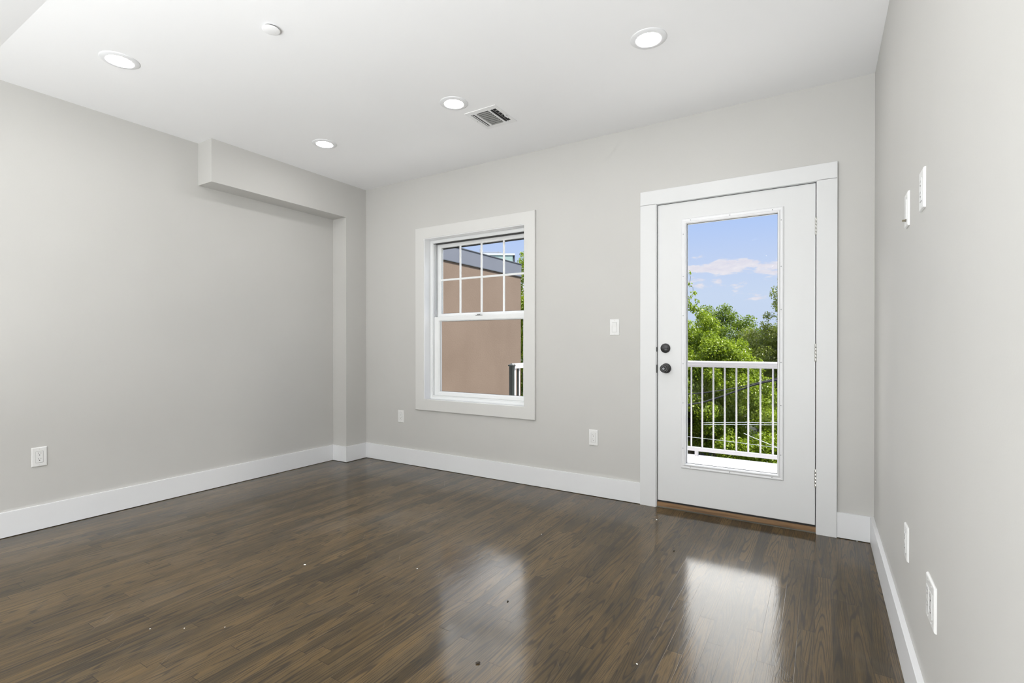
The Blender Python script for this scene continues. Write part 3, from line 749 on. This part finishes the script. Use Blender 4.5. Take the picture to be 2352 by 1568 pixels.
# ------------------------------------------------------------------ outside: trees
def leaf_cloud(name, centers, radii, n_per, leaf, mat, seed, parent, up=.5):
    rng = np.random.default_rng(seed)
    cnt = np.maximum(6, (n_per * (radii / np.median(radii)) ** 2 * np.where(radii < .5 * np.median(radii), .45, 1)).astype(int))
    C = np.repeat(centers, cnt, 0); Rr = np.repeat(radii, cnt)[:, None]
    n = len(C)
    d = rng.normal(size=(n, 3)); d /= np.linalg.norm(d, axis=1)[:, None]
    P = C + d * Rr * (rng.random((n, 1)) ** .45) * np.array([1, 1, .8])
    nr = rng.normal(size=(n, 3)) + d * .9 + np.array([0, 0, up]); nr /= np.linalg.norm(nr, axis=1)[:, None]
    t = rng.normal(size=(n, 3)); t -= nr * (t * nr).sum(1)[:, None]; t /= np.linalg.norm(t, axis=1)[:, None]
    s = np.cross(nr, t); L = leaf * rng.uniform(.6, 1.25, (n, 1)); Wd = L * .36
    base = P - t * L * .5; tip = P + t * L * .5 - nr * L * .08
    l = P + s * Wd + nr * L * .10; r = P - s * Wd + nr * L * .10
    V = np.stack([base, l, tip, r], 1).reshape(-1, 3)
    me = bpy.data.meshes.new(name); me.vertices.add(len(V)); me.vertices.foreach_set('co', V.astype(np.float32).ravel())
    k = np.arange(n) * 4
    F = np.stack([k, k + 2, k + 1, k, k + 3, k + 2], 1).reshape(-1)
    me.loops.add(len(F)); me.loops.foreach_set('vertex_index', F.astype(np.int32))
    nf = n * 2; me.polygons.add(nf); me.polygons.foreach_set('loop_start', np.arange(nf, dtype=np.int32) * 3); me.polygons.foreach_set('loop_total', np.full(nf, 3, np.int32))
    me.update(calc_edges=True)
    return link(name, me, mat, parent)
def tree(label, x, y, crown, mat, seed, nclu=140, nleaf=150, leaf=.07, clr=.32, twigs=(), group='trees beyond the deck', trunk=.12):
    """crown: list of ellipsoids (cx, cy, cz, rx, ry, rz) in world coordinates"""
    rng = np.random.default_rng(seed); base = Vector((x, y, GZ))
    t = thing('leafy_tree', label, 'tree', base, 0, group)
    cs = []; rs = []
    vol = np.array([c[3] * c[4] * c[5] for c in crown]); pick = rng.choice(len(crown), nclu, p=vol / vol.sum())
    for k in pick:
        c = crown[k]; d = rng.normal(size=3); d /= np.linalg.norm(d)
        rr_ = rng.random() ** .30
        cs.append([c[0] + d[0] * c[3] * rr_, c[1] + d[1] * c[4] * rr_, c[2] + d[2] * c[5] * rr_]); rs.append(clr * rng.uniform(.6, 1.3))
    for (tx, ty, tz, tr) in twigs: cs.append([tx, ty, tz]); rs.append(tr)
    cs = np.array(cs); rs = np.array(rs); cs_l = cs - np.array(base)
    leaf_cloud('foliage', cs_l, rs, nleaf, leaf, mat, seed + 1, t)
    bm = bmesh.new()
    c0 = Vector(crown[0][:3]) - base
    fork = Vector((c0.x * .3, c0.y * .3, max(1.0, c0.z * .6)))
    tube(bm, [(0, 0, 0), fork * .5 + Vector((.05, .03, 0)), fork, c0], [trunk, trunk * .8, trunk * .65, trunk * .3], 8)
    build('trunk', bm, M['bark'], t, True)
    bm = bmesh.new()
    nb_ = len(cs) - len(twigs)
    for (tx, ty, tz, tr) in twigs:
        e = Vector((tx, ty, tz)) - base; near = min([q_ for q_ in cs_l if q_[2] < e.z - .02], key=lambda q_: (Vector(q_) - e).length)
        tube(bm, [Vector(near), Vector(near).lerp(e, .5) + Vector((.03, .02, .03)), e], [.005, .004, .002], 4)
    for k in range(0, nb_, max(1, nb_ // 45)):
        e = Vector(cs_l[k]); mid = fork.lerp(e, .5) + Vector((0, 0, -.12)) ; tube(bm, [fork.lerp(c0, rng.random()), mid, e], [trunk * .14, trunk * .08, .006], 5)
    build('branches', bm, M['bark'], t, True)
    return t
# bright green tree just beyond the railing (fills the left of the door glass)
tree('bright yellow-green tree just beyond the railing, left half of the door glass', 1.5, 7.6,
     [(1.25, 7.6, .50, 1.4, 1.3, 1.25), (2.45, 7.7, -.85, .85, 1.1, 1.6), (2.7, 7.4, -1.9, .8, 1.0, .8)], M['leaf_bright'], 11, 380, 420, .050, .24,
     twigs=[(1.42, 7.4, 2.05, .11), (1.54, 7.4, 2.16, .08), (1.46, 7.4, 2.36, .07), (1.55, 7.4, 1.85, .12), (1.70, 7.4, 1.72, .13), (1.45, 7.4, 2.60, .06), (1.36, 7.4, 1.95, .14), (1.62, 7.4, 2.0, .07), (1.5, 7.4, -.95, .14), (1.8, 7.4, -1.25, .13), (1.35, 7.4, -1.35, .15), (1.6, 7.4, -.65, .2), (1.25, 7.5, -.8, .22)])
tree('olive green tree standing at the right edge of the door glass', 3.4, 13.4,
     [(3.45, 13.4, 1.1, 1.30, 1.4, 2.2), (2.6, 13.6, .1, 1.2, 1.2, 1.7), (3.6, 13.3, -1.2, 1.6, 1.5, 1.6)], M['leaf_olive'], 23, 340, 330, .052, .27,
     twigs=[(2.75, 13.4, 2.35, .2), (2.95, 13.4, 2.75, .2), (2.45, 13.4, 1.95, .18), (3.1, 13.4, 3.15, .15)])
tree('darker green tree low in the middle, behind the right balusters', 3.1, 10.3,
     [(3.2, 10.4, -1.35, 1.25, .9, 1.15), (3.0, 10.4, -1.9, .75, .9, 1.0)], M['leaf_mid'], 31, 170, 300, .055, .25)
tree('mid green tree beyond, top visible in the centre of the door glass', 1.5, 20.0,
     [(1.9, 20, -.3, 2.2, 2.0, 2.1), (.2, 19, .5, 1.6, 1.6, 2.2)], M['leaf_mid'], 41, 230, 300, .085, .40)
tree('rounded grey-green tree far behind, between the bright tree and the olive tree', 3.2, 24.5,
     [(2.6, 24.5, .1, 2.0, 1.8, 2.2), (5.4, 24.5, 1.0, 2.4, 2.0, 2.6)], M['leaf_olive'], 47, 200, 300, .09, .48)
tree('green tree past the end of the stucco building, right edge of the window', -3.6, 10.0,
     [(-3.95, 10.0, 2.2, .48, .6, 1.6), (-3.5, 10.0, .2, .95, .9, 1.9), (-3.3, 10.2, -1.8, 1.3, 1.2, 1.4)], M['leaf_bright'], 53, 280, 260, .055, .22,
     twigs=[(-4.28, 10, 2.75, .24), (-4.2, 10, 3.2, .20), (-4.12, 10, 3.6, .17), (-4.08, 10, 3.9, .12), (-4.3, 10, 2.3, .22), (-4.0, 10, 1.6, .25), (-3.95, 10, .9, .25), (-3.95, 10, .2, .25)])
tree('tree to the right of the olive tree, outside the door view', 7.6, 12.5,
     [(7.6, 12.5, .6, 1.7, 1.6, 2.4)], M['leaf_mid'], 67, 140, 120, .10, .36)
tree('tree farther left in the yard beyond the stucco building', -7.6, 17.0,
     [(-7.6, 17.0, .8, 2.0, 1.8, 2.6)], M['leaf_mid'], 71, 150, 120, .13, .42)
tree('rightmost tree of the near yard, outside the door view', 11.8, 13.5,
     [(11.8, 13.5, .4, 1.9, 1.8, 2.5)], M['leaf_olive'], 73, 150, 130, .10, .38)
tree('tree far behind on the right, past the grey-green tree', 11.9, 24.0,
     [(11.9, 24.0, .8, 2.3, 2.0, 2.8)], M['leaf_mid'], 79, 150, 140, .12, .45)
